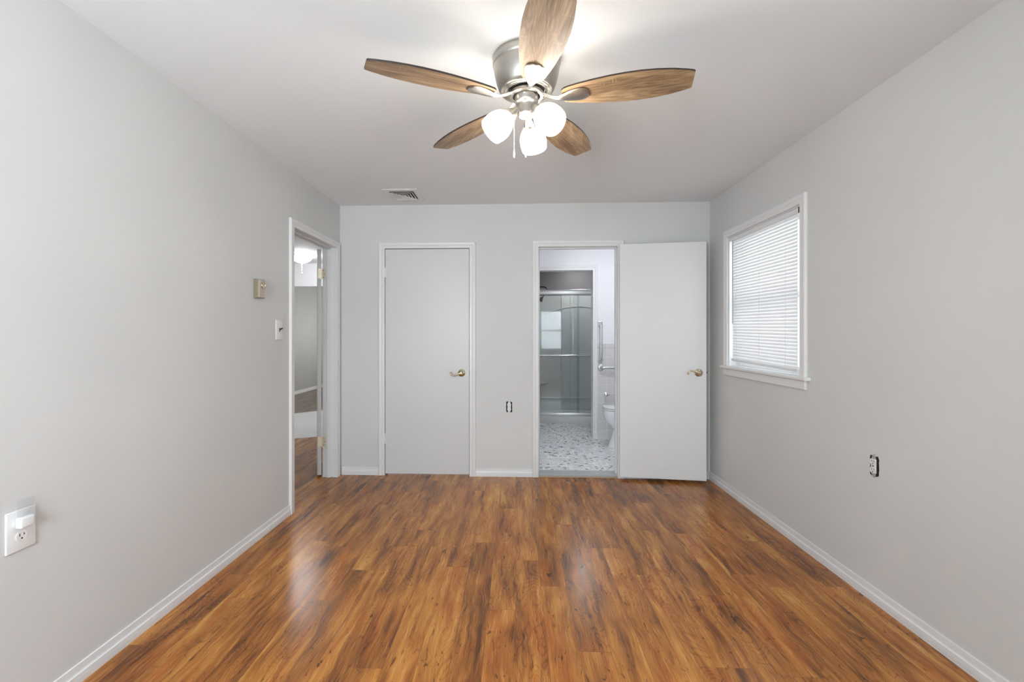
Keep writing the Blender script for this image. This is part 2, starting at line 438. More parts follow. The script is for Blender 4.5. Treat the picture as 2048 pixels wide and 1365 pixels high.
def baseboard(name, axis, c, sgn, a0, a1, label=None, mat=None):
    bm = BM(); rows = []
    for t, z in [(0.0, 0.0)] + BASE:
        rows.append([bm.verts.new((c + sgn * t, a, z) if axis == 'x' else (a, c + sgn * t, z)) for a in (a0, a1)])
    for r, s in zip(rows, rows[1:] + rows[:1]): bm.faces.new((r[0], r[1], s[1], s[0]))
    for k in (0, 1): bm.faces.new([r[k] for r in rows])
    return struct(link(name, bm, mat or M['trim']), label)
def jamb(name, axis, c0, c1, a0, a1, zt, stop=None, z0=0.0, t=0.018):
    """three-sided lining of an opening; a0,a1,zt are the clear edges, boards lie outside"""
    bm = BM()
    def b(A0, A1, Z0, Z1, C0=c0, C1=c1):
        if axis == 'x': box(bm, C0, C1, A0, A1, Z0, Z1, 0.0015, 1)
        else: box(bm, A0, A1, C0, C1, Z0, Z1, 0.0015, 1)
    b(a0 - t, a0, z0, zt + t); b(a1, a1 + t, z0, zt + t); b(a0, a1, zt, zt + t)
    if stop:
        s0, s1 = stop
        b(a0, a0 + .011, z0, zt - .011, s0, s1); b(a1 - .011, a1, z0, zt - .011, s0, s1); b(a0, a1, zt - .011, zt, s0, s1)
    return struct(link(name, bm, M['trim']))

# ------------------------------------------------------------------ the shell
XO = XR + 0.15                       # outer face of the right wall
# bedroom + hall laminate
HY0, HY1 = 2.0, 7.35                 # hall extent
def poly_floor(name, pts, mat, z=0.0, th=0.05, label=None):
    bm = BM(); top = [bm.verts.new((x, y, z)) for x, y in pts]; bot = [bm.verts.new((x, y, z - th)) for x, y in pts]
    bm.faces.new(top); bm.faces.new(bot[::-1])
    n = len(pts)
    for i in range(n): bm.faces.new((top[i], bot[i], bot[(i + 1) % n], top[(i + 1) % n]))
    return struct(link(name, bm, mat), label)
def seamA(x): return 5.453 + (x + 2.701) * 0.47       # laminate -> tile
def seamB(x): return 7.181 + (x + 3.557) * 1.107      # tile -> grey planks
HXL = -4.10
xo = XL - WT
poly_floor('floor', [(XO, YB - .15), (XO, D + .06), (xo, D + .06), (xo, seamA(xo)), (HXL, seamA(HXL)), (HXL, HY0), (xo, HY0), (xo, YB - .15)], M['laminate'], label='orange-brown wood laminate floor of the bedroom and hall')
poly_floor('floor_hall_tile', [(xo, seamA(xo)), (xo, seamB(xo)), (HXL, seamB(HXL)), (HXL, seamA(HXL))], M['hall_tile'], label='white tiled floor seen through the left doorway')
poly_floor('floor_living_room', [(xo + 1.2, seamB(xo + 1.2) if False else 7.35), (xo, seamB(xo)), (HXL, seamB(HXL)), (-4.80, seamB(HXL)), (-4.80, 11.7), (xo + 1.2, 11.7)], M['greywood'], label='grey-brown plank floor in the far room')
poly_floor('floor_bathroom', [(0.0, D + .10), (1.86, D + .10), (1.86, 6.53), (0.0, 6.53)], M['mosaic'], z=0.010, label='grey and white marble mosaic floor of the bathroom')
# ceiling
bm = BM(); box(bm, -4.95, XO, YB - .15, 11.8, H, H + .1); struct(link('ceiling', bm, M['ceiling']), 'light grey flat ceiling')

# openings
LD0, LD1, LDZ = 3.200, 3.985, 2.040      # left doorway clear
CL0, CL1, CLZ = -1.183, -0.416, 2.046    # closet clear
BD0, BD1, BDZ = 0.204, 0.900, 2.052      # bathroom doorway clear
WN0, WN1, WNZ0, WNZ1 = 2.787, 3.722, 1.010, 2.053   # right window clear
j = .018
wall('wall_left', 'x', XL - WT, XL, YB, D + WT, 0, H, [(LD0 - j, LD1 + j, -1, LDZ + j)], M['wall'], 'light greige left wall of the bedroom')
wall('wall_back', 'y', D, D + WT, XL, XR, 0, H, [(CL0 - j, CL1 + j, -1, CLZ + j), (BD0 - j, BD1 + j, -1, BDZ + j)], M['wall'], 'light greige far wall with closet and bathroom doors')
wall('wall_right', 'x', XR, XO, YB, D + WT, 0, H, [(WN0, WN1, WNZ0, WNZ1), (0.12, 1.28, WNZ0, WNZ1)], M['wall'], 'light greige right wall with the window')
wall('wall_rear', 'y', YB - .15, YB, xo, XO, 0, H, [(-1.30, -0.40, 0.80, 2.02), (0.73, 1.58, 0.80, 2.02)], M['wall'], 'light greige wall behind the camera')

casing('trim_1', 'x', XL, 1, LD0, LD1, LDZ, label='white casing around the left doorway')
casing('trim_2', 'y', D, -1, CL0, CL1, CLZ, label='white casing around the closet door')
casing('trim_3', 'y', D, -1, BD0, BD1, BDZ, label='white casing around the bathroom doorway')
casing('trim_17', 'x', XL - WT, -1, LD0, LD1, LDZ, prof=[(.004, 0), (.004, .004), (.030, .011), (.055, .013), (.0575, .009), (.0575, 0)])
jamb('trim_4', 'x', XL - WT, XL + .002, LD0, LD1, LDZ, (XL - WT + .040, XL - WT + .075))
jamb('trim_5', 'y', D - .002, D + WT, CL0, CL1, CLZ, (D + .040, D + .075))
jamb('trim_6', 'y', D - .002, D + WT, BD0, BD1, BDZ, (D + .040, D + .075))
baseboard('baseboard_left', 'x', XL, 1, YB, LD0 - .0575)
baseboard('baseboard_right', 'x', XR, -1, YB, D)
baseboard('baseboard_back', 'y', D, -1, XL + .02, CL0 - .0575)
baseboard('baseboard_back_middle', 'y', D, -1, CL1 + .0575, BD0 - .0575)
baseboard('baseboard_back_right', 'y', D, -1, BD1 + .0575, XR - .012)
baseboard('baseboard_rear', 'y', YB, 1, XL, XR)
# dark interior behind the closet door
bm = BM(); box(bm, CL0 - .1, CL1 + .1, D + WT + .5, D + WT + .52, 0, H); struct(link('wall_closet', bm, M['wall']))
# hall and rooms beyond the left doorway
wall('wall_hall_right', 'x', xo, xo + .05, D + WT, HY1, 0, H, [], M['wall_hall'])
wall('wall_hall_near', 'y', HY0 - .05, HY0, HXL, xo, 0, H, [], M['wall_hall'])
wall('wall_hall_left', 'x', HXL - .1, HXL, HY0 - .05, HY1 + .12, 0, H, [], M['wall_hall'])
wall('wall_hall_far', 'y', HY1, HY1 + .12, HXL, -0.6, 0, H, [(-3.95, xo - .25, -1, 2.065)], M['wall_hall'], 'white header over the opening to the far room')
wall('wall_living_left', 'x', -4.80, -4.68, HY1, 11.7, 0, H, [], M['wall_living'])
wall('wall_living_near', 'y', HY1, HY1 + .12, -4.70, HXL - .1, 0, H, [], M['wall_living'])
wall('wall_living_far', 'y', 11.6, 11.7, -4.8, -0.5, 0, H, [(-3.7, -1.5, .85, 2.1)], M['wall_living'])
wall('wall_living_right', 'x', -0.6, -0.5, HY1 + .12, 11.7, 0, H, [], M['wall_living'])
baseboard('baseboard_living', 'x', -4.68, 1, HY1 + .12, 11.6)
# bathroom
BXR, BY1 = 1.74, 5.57
SO0, SO1, SOZ = 0.215, 0.933, 2.052   # opening to the shower alcove
wall('wall_bathroom_left', 'x', 0.0, 0.05, D + WT, 7.5, 0, H, [], M['wall_white'])
wall('wall_bathroom_right', 'x', BXR, BXR + .12, D + WT, 7.5, 0, H, [], M['wall_white'])
wall('wall_bathroom_back', 'y', BY1, BY1 + WT, .05, BXR, 0, H, [(SO0 - j, SO1 + j, -1, SOZ + j)], M['wall_white'], 'white upper wall of the bathroom')
casing('trim_7', 'y', BY1, -1, SO0, SO1, SOZ, label='white casing around the shower alcove opening')
jamb('trim_8', 'y', BY1 - .002, BY1 + WT, SO0, SO1, SOZ)
bm = BM(); box(bm, SO1 + .058, BXR, BY1 - .009, BY1 - .0005, 0.01, 1.105); box(bm, SO1 + .058, BXR, BY1 - .011, BY1 - .0005, 1.1065, 1.160, .003)
struct(link('trim_9', bm, M['bath_tile']), 'grey-beige square wall tiles behind the toilet')
bm = BM(); box(bm, BXR - .009, BXR - .0005, D + WT, BY1 - .012, 0.01, 1.105); struct(link('trim_10', bm, M['bath_tile_x']))
# marble threshold and the rough wood strip in front of it
bm = BM(); box(bm, BD0, BD1, D + .006, D + WT, -.02, .026, .003); struct(link('trim_11', bm, M['marble']), 'grey marble threshold of the bathroom doorway')
bm = BM(); box(bm, BD0, BD1, D - .012, D + .005, -.01, .009, .002, 1); struct(link('trim_12', bm, plain('raw_wood_strip', (0.40, 0.30, 0.23), 0.7)))
# shower alcove (kept as built room surfaces)
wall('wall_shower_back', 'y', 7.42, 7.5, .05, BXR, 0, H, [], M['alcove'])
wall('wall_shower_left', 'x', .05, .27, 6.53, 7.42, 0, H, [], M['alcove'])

# ------------------------------------------------------------------ windows
def window(name, axis, c_in, c_out, sgn_in, a0, a1, z0, z1, stool=True, label=None):
    """double-hung window in an opening; sgn_in = direction towards the room along the axis"""
    w = struct(empty(name, (0, 0, 0)), label)
    def bx(bm, C0, C1, A0, A1, Z0, Z1, bev=.002):
        C0, C1 = sorted((C0, C1))
        if axis == 'x': box(bm, C0, C1, A0, A1, Z0, Z1, bev, 1)
        else: box(bm, A0, A1, C0, C1, Z0, Z1, bev, 1)
    q = -sgn_in
    bm = BM()                                       # frame lining
    t = .014
    bx(bm, c_in + q * .001, c_out, a0, a0 + t, z0, z1); bx(bm, c_in + q * .001, c_out, a1 - t, a1, z0, z1)
    bx(bm, c_in + q * .001, c_out, a0 + t, a1 - t, z1 - t, z1); bx(bm, c_in + q * .001, c_out, a0 + t, a1 - t, z0, z0 + t)
    link('window_frame', bm, M['trim'], w)
    zm = (z0 + z1) / 2 - .01
    for nm, s0, s1, Z0, Z1 in (('lower_sash', .065, .090, z0 + t, zm + .02), ('upper_sash', .095, .120, zm - .02, z1 - t)):
        bm = BM(); A0, A1 = a0 + t, a1 - t; fw = .038
        c0, c1 = c_in + q * s0, c_in + q * s1
        bx(bm, c0, c1, A0, A0 + fw, Z0, Z1); bx(bm, c0, c1, A1 - fw, A1, Z0, Z1)
        bx(bm, c0, c1, A0 + fw, A1 - fw, Z0, Z0 + fw + .006); bx(bm, c0, c1, A0 + fw, A1 - fw, Z1 - fw, Z1)
        s = link(nm, bm, M['trim'], w)
        bm = BM(); cm = (c0 + c1) / 2
        bx(bm, cm - .002, cm + .002, A0 + fw - .004, A1 - fw + .004, Z0 + fw, Z1 - fw + .004, 0)
        link('pane', bm, M['glass'], s)
    if stool:
        bm = BM(); bx(bm, c_in + q * .060, c_in - q * .034, a0 - .085, a1 + .085, z0 - .012, z0 + .010, .005)
        link('window_sill', bm, M['trim'], w)
        bm = BM(); bx(bm, c_in, c_in - q * .016, a0 - .057, a1 + .057, z0 - .066, z0 - .012, .003)
        link('apron', bm, M['trim'], w)
    return w
window('window_1', 'x', XR, XO, -1, WN0, WN1, WNZ0, WNZ1, label='white double-hung window with sill behind the mini blind')
casing('trim_13', 'x', XR, -1, WN0, WN1, WNZ1 - .004, z0=WNZ0 + .010, label='white casing around the window')
window('window_2', 'y', YB, YB - .15, 1, 0.73, 1.58, .80, 2.02)
window('added_window_3', 'y', YB, YB - .15, 1, -1.30, -.40, .80, 2.02)  # made-up opening that lets the rear left fill in
window('added_window_4', 'y', 11.6, 11.7, -1, -3.7, -1.5, .85, 2.1)  # unseen window added to carry the far room fill
window('added_window_5', 'x', XR, XO, -1, .12, 1.28, WNZ0, WNZ1)  # added out of view for more light from the side
casing('trim_18', 'x', XR, -1, .12, 1.28, WNZ1 - .004, z0=WNZ0 + .010)
casing('trim_14', 'y', YB, 1, .73, 1.58, 2.02, z0=.81)
casing('trim_15', 'y', YB, 1, -1.30, -.40, 2.02, z0=.81)

def blind(name, loc, rotz, width, ztop, zb0, zb1, label, tilt=71, wand=True):
    """mini blind; local x runs along the window, local y points to the room, z absolute"""
    e = tag(empty(name, loc, rotz), label, 'window blind')
    w2 = width / 2
    hx = w2 + .034 if wand else w2
    bm = BM(); box(bm, -hx, hx, -.016, .014, ztop - .028, ztop, .002, 1)
    hr = link('head_rail', bm, M['plastic'], e)
    bm = BM(); box(bm, -hx - .004, -hx + .014, -.019, .018, ztop - .034, ztop + .004, .002, 1)
    link('end_bracket', bm, M['black_plastic'] if wand else M['plastic'], hr)
    n = 42; zt = ztop - .040; bm = BM(); sd = .0125
    for i in range(n):
        f = i / (n - 1)
        zz0 = zt + (zb0 + .018 - zt) * f; zz1 = zt + (zb1 + .018 - zt) * f
        row = []
        for k in range(5):
            s = (k / 4 * 2 - 1); crown = .0022 * (1 - s * s)
            u, v = s * sd, crown
            yy = u * cos(R(tilt)) + v * sin(R(tilt)); dz = -u * sin(R(tilt)) + v * cos(R(tilt))
            row.append((bm.verts.new((-w2 + .006, yy, zz0 + dz)), bm.verts.new((w2 - .006, yy, zz1 + dz))))
        for a, b in zip(row[:-1], row[1:]): bm.faces.new((a[0], a[1], b[1], b[0]))
    o = link('slats', bm, M['slat'], e, True)
    bm = BM(); vs = []
    for x, zb in ((-w2 + .002, zb0), (w2 - .002, zb1)):
        vs.append([bm.verts.new((x, yy, zb + dz)) for yy, dz in ((-.012, -.004), (-.008, -.011), (.008, -.011), (.012, -.004), (.012, .006), (.008, .010), (-.008, .010), (-.012, .006))])
    for k in range(8): bm.faces.new((vs[0][k], vs[0][(k + 1) % 8], vs[1][(k + 1) % 8], vs[1][k]))
    bm.faces.new(vs[0]); bm.faces.new(vs[1])
    link('bottom_rail', bm, M['plastic'], e)
    for fx in (-.72, .02, .80):
        bm = BM(); x = fx * w2; zl = zb0 + (zb1 - zb0) * (fx + 1) / 2
        for yy in (.0135, -.0135):
            tube(bm, [(x, yy, ztop - .02), (x, yy, zl)], .0009, 6)
        link('ladder_cord', bm, M['plastic'], e)
    if wand:
        bm = BM(); tube(bm, [(w2 - .04, .020, ztop - .03), (w2 - .040, .020, ztop - .68)], .004, 8)
        link('tilt_wand', bm, plain('clear_grey_wand', (0.42, 0.42, 0.43), 0.2), e)
    return e
bl = blind('window_blind', (XR + .012, 3.251, 0), R(90), 0.842, 2.036, 1.052, 1.074,
      'white horizontal mini blind, lowered and closed, hanging slightly crooked in the window')
# local +x -> world +Y (far), local +y -> world -X (room)
blind('window_blind', (1.155, YB - .034, 0), R(0), 0.80, 2.000, .84, .84, 'white lowered mini blind in the rear window', wand=False)

# ------------------------------------------------------------------ doors
def lever(parent, loc, M4, metal, flip=False, name='door_handle'):
    """rosette + wave lever; local: x along lever (negative side), y out of the door face (towards -y), z up"""
    bm = BM()
    T = M4 @ Matrix.Translation(loc)
    rot = T @ Matrix.Rotation(R(90), 4, 'X')
    lathe(bm, [(0, .0), (.0335, .0), (.0335, .003), (.031, .007), (.024, .010), (.016, .0125), (.012, .018), (.0105, .030), (.0115, .038), (.0125, .046), (.010, .051), (0, .053)], 32, rot)
    ros = link(name, bm, metal, parent, True)
    bm = BM(); s = -1 if flip else 1
    pts = bez([(.004, -.046, .002), (-.02, -.047, s * -.004), (-.045, -.047, s * -.016), (-.068, -.046, s * -.020), (-.088, -.044, s * -.013), (-.097, -.042, s * .002), (-.090, -.040, s * .010), (-.083, -.040, s * .004)], 42)
    n = len(pts)
    rr = [.0085 - .0045 * (i / n) for i in range(n)]
    tube(bm, [T @ p for p in pts], rr, 12)
    link('lever', bm, metal, ros, True)
    return ros
I4 = Matrix.Identity(4)

# closet door (door_1), closed
d1 = struct(empty('door_1', (CL0, D, 0)), 'closed white flush closet door with brass lever')
bm = BM(); box(bm, .003, CL1 - CL0 - .003, .001, .036, .013, CLZ - .0045, .0015, 1)
link('door_panel', bm, M['door'], d1)
lever(d1, (CL1 - CL0 - .071, .001, .925), I4, M['brass'])
for z in (1.832, .330):
    bm = BM(); tube(bm, [(-.001, -.006, z - .045), (-.001, -.006, z + .045)], .0065, 10); box(bm, -.006, .012, -.0035, .001, z - .045, z + .045, .001, 1)
    link('hinge', bm, M['trim'], d1)
bm = BM(); box(bm, CL1 - CL0 - .0028, CL1 - CL0 - .0002, -.0030, .02, .905, .955); link('latch', bm, M['nickel_dark'], d1)

# bathroom door (door_2), swung open against the wall
ang = math.atan2(3.926 - 4.014, 1.616 - .908)
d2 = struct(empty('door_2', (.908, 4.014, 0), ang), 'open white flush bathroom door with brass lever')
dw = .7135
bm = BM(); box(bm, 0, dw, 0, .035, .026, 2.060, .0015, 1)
link('door_panel', bm, paint('white_door_enamel_lit', (0.77, 0.77, 0.775), 0.38, 0.02, 45, 0.02), d2)  # door enamel lightened: stronger light on this door is put into the colour
lever(d2, (dw - .064, 0, .945), I4, M['brass'], True)
bm = BM(); box(bm, dw - .0005, dw + .0018, .006, .029, .92, .975, .0005, 1); box(bm, dw, dw + .010, .012, .022, .940, .955, .002, 1)
link('latch', bm, M['nickel_dark'], d2)
bm = BM()
lathe(bm, [(0, .0), (.0335, .0), (.031, .007), (.012, .013), (.0105, .03), (.012, .045), (0, .05)], 24, Matrix.Translation((dw - .064, .035, .945)) @ Matrix.Rotation(R(-90), 4, 'X'))
link('door_handle', bm, M['brass'], d2, True)
for z in (1.835, .325):
    bm = BM(); tube(bm, [(-.006, .037, z - .045), (-.006, .037, z + .045)], .006, 10); link('hinge', bm, M['trim'], d2)
bm = BM(); box(bm, BD0 - .0005, BD0 + .0015, D + .004, D + .030, .925, .985, .0005, 1)
struct(link('trim_16', bm, M['nickel_dark']), 'dark strike plate on the bathroom door jamb')

# hall door (door_3), swung 155 degrees into the hall
px_, py_ = XL - WT - .006, LD1 - .002
d3 = struct(empty('door_3', (px_, py_, 0)), 'white bedroom door swung open into the hall')
a3 = R(156)
Rz = Matrix.Rotation(-a3, 4, 'Z')
bm = BM(); box(bm, .006, .041, -.764, -.003, .020, 2.030, .0015, 1, M4=Rz)
link('door_panel', bm, M['door'], d3)
def hinge_leaf(bm, M4, z, h=.089, w=.032):
    box(bm, 0.0, w, -.0012, .0004, z - h / 2, z + h / 2, .0004, 1, M4=M4)
for z in (1.812, .318):
    bm = BM()
    tube(bm, [(0, 0, z - .0445), (0, 0, z + .0445)], .0055, 12)
    hinge_leaf(bm, Matrix.Translation((.003, -.0012 - 0.0002, 0)) , z)          # on the jamb
    hinge_leaf(bm, Rz @ Matrix.Translation((.003, .0, 0)) @ Matrix.Rotation(0, 4, 'Z') @ Matrix.Translation((0, -.0018, 0)), z)
    hg = link('hinge', bm, M['hinge'], d3)
    for q in (Matrix.Translation((.003, -.0026, 0)), Rz @ Matrix.Translation((.003, -.0030, 0))):
        for dx, dz in ((.012, .030), (.020, 0), (.012, -.030)):
            bm = BM(); lathe(bm, [(0, .0), (.0036, .0), (.0032, .0012), (0, .0014)], 10, q @ Matrix.Translation((dx, 0, z + dz)) @ Matrix.Rotation(R(90), 4, 'X'))
            link('screw', bm, M['screw'], hg)

# ------------------------------------------------------------------ ceiling fan
FX, FY = .045, 1.932
fan = tag(empty('ceiling_fan', (FX, FY, H)), 'brushed nickel flush-mount ceiling fan with five oak blades and three lit glass shades', 'ceiling fan')
def z(zz): return zz - H
bm = BM()
lathe(bm, [(0, z(2.4395)), (.142, z(2.4395)), (.1435, z(2.437)), (.1435, z(2.408)), (.1395, z(2.402)), (.1400, z(2.396)), (.1385, z(2.385)), (.1340, z(2.362)), (.1270, z(2.335)), (.1180, z(2.312)),
           (.1120, z(2.301)), (.1080, z(2.298)), (.1065, z(2.300)), (.1020, z(2.300)), (.1005, z(2.2965)), (.0960, z(2.2965)), (.0945, z(2.299)), (.0900, z(2.299)), (.0885, z(2.2955)), (.0830, z(2.2945)), (.0800, z(2.297)), (.0785, z(2.306)), (0, z(2.306))], 96)
link('motor_housing', bm, M['nickel'], fan, True)
bm = BM(); lathe(bm, [(.0, z(2.3055)), (.077, z(2.3055)), (.0745, z(2.2985)), (.055, z(2.2975)), (0, z(2.2975))], 48); link('motor_gap', bm, M['dark'], fan)
bm = BM(); lathe(bm, [(.056, z(2.292)), (.0715, z(2.292)), (.0725, z(2.289)), (.0725, z(2.278)), (.070, z(2.2755)), (.0580, z(2.2755)), (.056, z(2.279)), (.056, z(2.292))], 64); link('blade_hub', bm, M['nickel'], fan, True)
bm = BM(); lathe(bm, [(0, z(2.300)), (.050, z(2.300)), (.050, z(2.256)), (.0485, z(2.252)), (.0450, z(2.2500)), (.0405, z(2.243)), (.0385, z(2.236)), (.0380, z(2.226)), (.0360, z(2.205)), (.0355, z(2.199)), (.0330, z(2.196)), (0, z(2.195))], 64)
lathe(bm, [(0, z(2.196)), (.006, z(2.196)), (.006, z(2.188)), (.0045, z(2.184)), (0, z(2.183))], 16)
link('light_kit', bm, M['nickel'], fan, True)
bm = BM(); box(bm, .030, .034, -.0495, -.047, z(2.268), z(2.288), M4=Matrix.Rotation(R(15), 4, 'Z')); link('reverse_switch', bm, M['black_plastic'], fan)

def sect(tbl, r):
    for (a, u), (b, v) in zip(tbl[:-1], tbl[1:]):
        if a <= r <= b:
            t = (r - a) / (b - a); t = t * t * (3 - 2 * t) if False else t
            return u + (v - u) * t
    return tbl[-1][1]
WID = [(.150, .030), (.160, .040), (.180, .0475), (.22, .0570), (.28, .0680), (.34, .0765), (.40, .0810), (.46, .0820), (.52, .0780), (.58, .0690), (.63, .0560), (.655, .0475), (.660, .0430)]
blade_mesh = None; arm_mesh = None
for k in range(5):
    th = R(-11.25 + 72 * k)
    if blade_mesh is None:
        bm = BM(); rs = [.150, .154, .160, .170, .18, .20, .22, .25, .28, .31, .34, .37, .40, .43, .46, .49, .52, .55, .58, .605, .63, .645, .655, .660]
        top, bot = [], []
        for r in rs:
            w = sect(WID, r); sk = 0.0
            top.append([bm.verts.new((r, s * w, .0036)) for s in (-1, -.5, 0, .5, 1)])
            bot.append([bm.verts.new((r, s * w, -.0036)) for s in (-1, -.5, 0, .5, 1)])
        for L in (top, bot):
            for a, b in zip(L[:-1], L[1:]):
                for q in range(4): bm.faces.new((a[q], a[q + 1], b[q + 1], b[q]))
        sides = []
        for q in (0, 4):
            for a, b, c, d_ in zip(top[:-1], top[1:], bot[:-1], bot[1:]): sides.append(bm.faces.new((a[q], b[q], d_[q], c[q])))
        for q in range(4):
            sides.append(bm.faces.new((top[0][q], top[0][q + 1], bot[0][q + 1], bot[0][q])))
            sides.append(bm.faces.new((top[-1][q], top[-1][q + 1], bot[-1][q + 1], bot[-1][q])))
        for f in sides: f.material_index = 1
        b_ = link('blade', bm, [M['blade'], M['blade_edge']], fan); blade_mesh = b_.data
    else:
        b_ = bpy.data.objects.new('blade', blade_mesh); COL.objects.link(b_); b_.parent = fan
    b_.location = (0, 0, z(2.268)); b_.rotation_euler = Matrix.Rotation(th, 4, 'Z').__matmul__(Matrix.Rotation(R(-10), 4, 'X')).to_euler()
    if arm_mesh is None:
        bm = BM(); A = []
        tb = [(.060, .011, .014, .010), (.075, .010, .010, .012), (.095, .0085, .001, .013), (.115, .0090, -.008, .012), (.135, .012, -.014, .011), (.155, .020, -.0145, .010), (.175, .029, -.0125, .0085), (.200, .0355, -.0105, .0072), (.225, .0380, -.0095, .0062), (.243, .0350, -.0090, .0058), (.254, .0265, -.0085, .0055), (.261, .0150, -.0085, .0052)]
        for r, w, zc, t in tb:
            ring = []
            for m_ in range(12):
                a = 2 * pi * m_ / 12
                yy = cos(a) * w; zz = sin(a) * t * .5
                zz = max(zz, -t * .5) if zz < 0 else zz * .7
                zz -= (1 - abs(cos(a))) * .002 if zz < 0 else 0
                ring.append(bm.verts.new((r, yy, zc + zz)))
            A.append(ring)
        for a, b in zip(A[:-1], A[1:]):
            for m_ in range(12): bm.faces.new((a[m_], a[(m_ + 1) % 12], b[(m_ + 1) % 12], b[m_]))
        bm.faces.new(A[0]); bm.faces.new(A[-1])
        ar = link('blade_arm', bm, M['nickel'], fan, True); arm_mesh = ar.data
    else:
        ar = bpy.data.objects.new('blade_arm', arm_mesh); COL.objects.link(ar); ar.parent = fan
    ar.location = (0, 0, z(2.270)); ar.rotation_euler = Matrix.Rotation(th, 4, 'Z').__matmul__(Matrix.Rotation(R(-8), 4, 'X')).to_euler()
for k, deg in enumerate((75, 195, 315)):
    # local z axis of the lamp points outwards and down
    T = Matrix.Translation((0, 0, z(2.232))) @ Matrix.Rotation(R(deg), 4, 'Z') @ Matrix.Translation((.028, 0, 0)) @ Matrix.Rotation(R(90 + 43), 4, 'Y')
    bm = BM(); lathe(bm, [(0, .0), (.010, .0), (.0115, .014), (.0145, .028), (.0215, .042), (.0275, .054), (.0285, .066), (.0270, .068), (0, .068)], 32, T)
    h_ = link('lamp_holder', bm, M['nickel'], fan, True)
    bm = BM()
    lathe(bm, [(.0235, .060), (.0280, .068), (.0360, .076), (.0460, .090), (.0535, .106), (.0580, .124), (.0590, .142), (.0570, .160), (.0550, .172), (.0530, .172), (.0550, .158), (.0565, .142), (.0555, .124), (.0510, .106), (.0435, .091), (.033, .078), (.0235, .070)], 40, T)
    s_ = link('lamp_shade', bm, M['fan_shade'], fan, True)
    bm = BM(); lathe(bm, [(0, .066), (.012, .068), (.014, .085), (.022, .105), (.026, .122), (.021, .140), (.010, .149), (0, .151)], 24, T)
    link('bulb', bm, M['fan_shade'], s_, True)
for nm, cx, cy, z0_, z1_ in (('pull_chain', -.052, -.032, 2.205, 2.006), ('pull_chain', -.004, -.040, 2.200, 2.004)):
    bm = BM(); zz = z0_
    tube(bm, [(cx, cy, z(z0_)), (cx, cy, z(z1_ + .03))], .0009, 6)
    while zz > z1_ + .03:
        bmesh.ops.create_icosphere(bm, subdivisions=1, radius=.0016, matrix=Matrix.Translation((cx, cy, z(zz)))); zz -= .0042
    c_ = link('pull_chain', bm, M['steel'], fan)
    bm = BM(); lathe(bm, [(0, z(z1_ + .036)), (.0020, z(z1_ + .034)), (.0040, z(z1_ + .020)), (.0034, z(z1_ + .004)), (.0018, z(z1_)), (0, z(z1_))], 12, Matrix.Translation((cx, cy, 0)))
    link('chain_fob', bm, M['plastic'], c_, True)

# ------------------------------------------------------------------ ceiling vent
vent = tag(empty('ceiling_vent', (-.9335, 3.775, H)), 'small square white ceiling air diffuser near the far wall', 'vent')
hw, hd = .142, .158
bm = BM()
def ring_sq(bm, a0, b0, z0, a1, b1, z1, mat=0):
    o_ = [bm.verts.new((sx * a0, sy * b0, z0)) for sx, sy in ((-1, -1), (1, -1), (1, 1), (-1, 1))]
    i_ = [bm.verts.new((sx * a1, sy * b1, z1)) for sx, sy in ((-1, -1), (1, -1), (1, 1), (-1, 1))]
    for q in range(4): bm.faces.new((o_[q], o_[(q + 1) % 4], i_[(q + 1) % 4], i_[q])).material_index = mat
ring_sq(bm, hw, hd, 0, hw, hd, -.004); ring_sq(bm, hw, hd, -.004, hw - .004, hd - .004, -.007); ring_sq(bm, hw - .004, hd - .004, -.007, .100, .112, -.007); ring_sq(bm, .100, .112, -.007, .098, .110, 0.0)
link('vent_frame', bm, M['trim'], vent)
for a, b in ((.094, .106), (.070, .079), (.047, .053)):
    bm = BM(); ring_sq(bm, a - .018, b - .019, -.002, a, b, -.0125); ring_sq(bm, a, b, -.0125, a - .0012, b - .0012, -.0138); ring_sq(bm, a - .0012, b - .0012, -.0138, a - .019, b - .020, -.0032)
    link('louvre', bm, M['trim'], vent)
bm = BM(); box(bm, -.026, .026, -.030, .030, -.0145, -.012, .001, 1); link('centre_plate', bm, M['trim'], vent)
bm = BM(); box(bm, -.0975, .0975, -.1095, .1095, -.0012, -.0002); link('duct', bm, M['dark'], vent)
bm = BM(); lathe(bm, [(0, -.0085), (.003, -.0085), (.0035, -.007), (0, -.007)], 12, Matrix.Translation((.012, .138, 0))); link('screw', bm, M['screw'], vent)

# ------------------------------------------------------------------ things on the walls
# local frame for wall plates: x along wall (to the viewer's right), y out of the wall is -y, z up
def duplex(bm_face, bm_holes, cz, out):
    pass
def receptacle_face(parent, zc, out, mat, name='socket', depth=.004):
    """rounded duplex face with slots"""
    bm = BM(); vs = []
    for i in range(28):
        a = 2 * pi * i / 28; x_ = .0172 * cos(a); z_ = .0172 * sin(a); z_ = max(-.0140, min(.0140, z_))
        vs.append((x_, z_))
    f = [bm.verts.new((x_, -out, zc + z_)) for x_, z_ in vs]; b = [bm.verts.new((x_, -out + depth, zc + z_)) for x_, z_ in vs]
    bm.faces.new(f); bm.faces.new(b)
    for i in range(28): bm.faces.new((f[i], f[(i + 1) % 28], b[(i + 1) % 28], b[i]))
    s = link(name, bm, mat, parent)
    bm = BM()
    box(bm, -.0078, -.0052, -out - .0003, -out + .002, zc + .000, zc + .0085); box(bm, .0052, .0078, -out - .0003, -out + .002, zc + .0010, zc + .0080)
    lathe(bm, [(0, 0), (.0027, 0), (.0027, .002), (0, .002)], 12, Matrix.Translation((0, -out - .0003, zc - .0075)) @ Matrix.Rotation(R(-90), 4, 'X'))
    link('slots', bm, M['dark'], s)
    return s
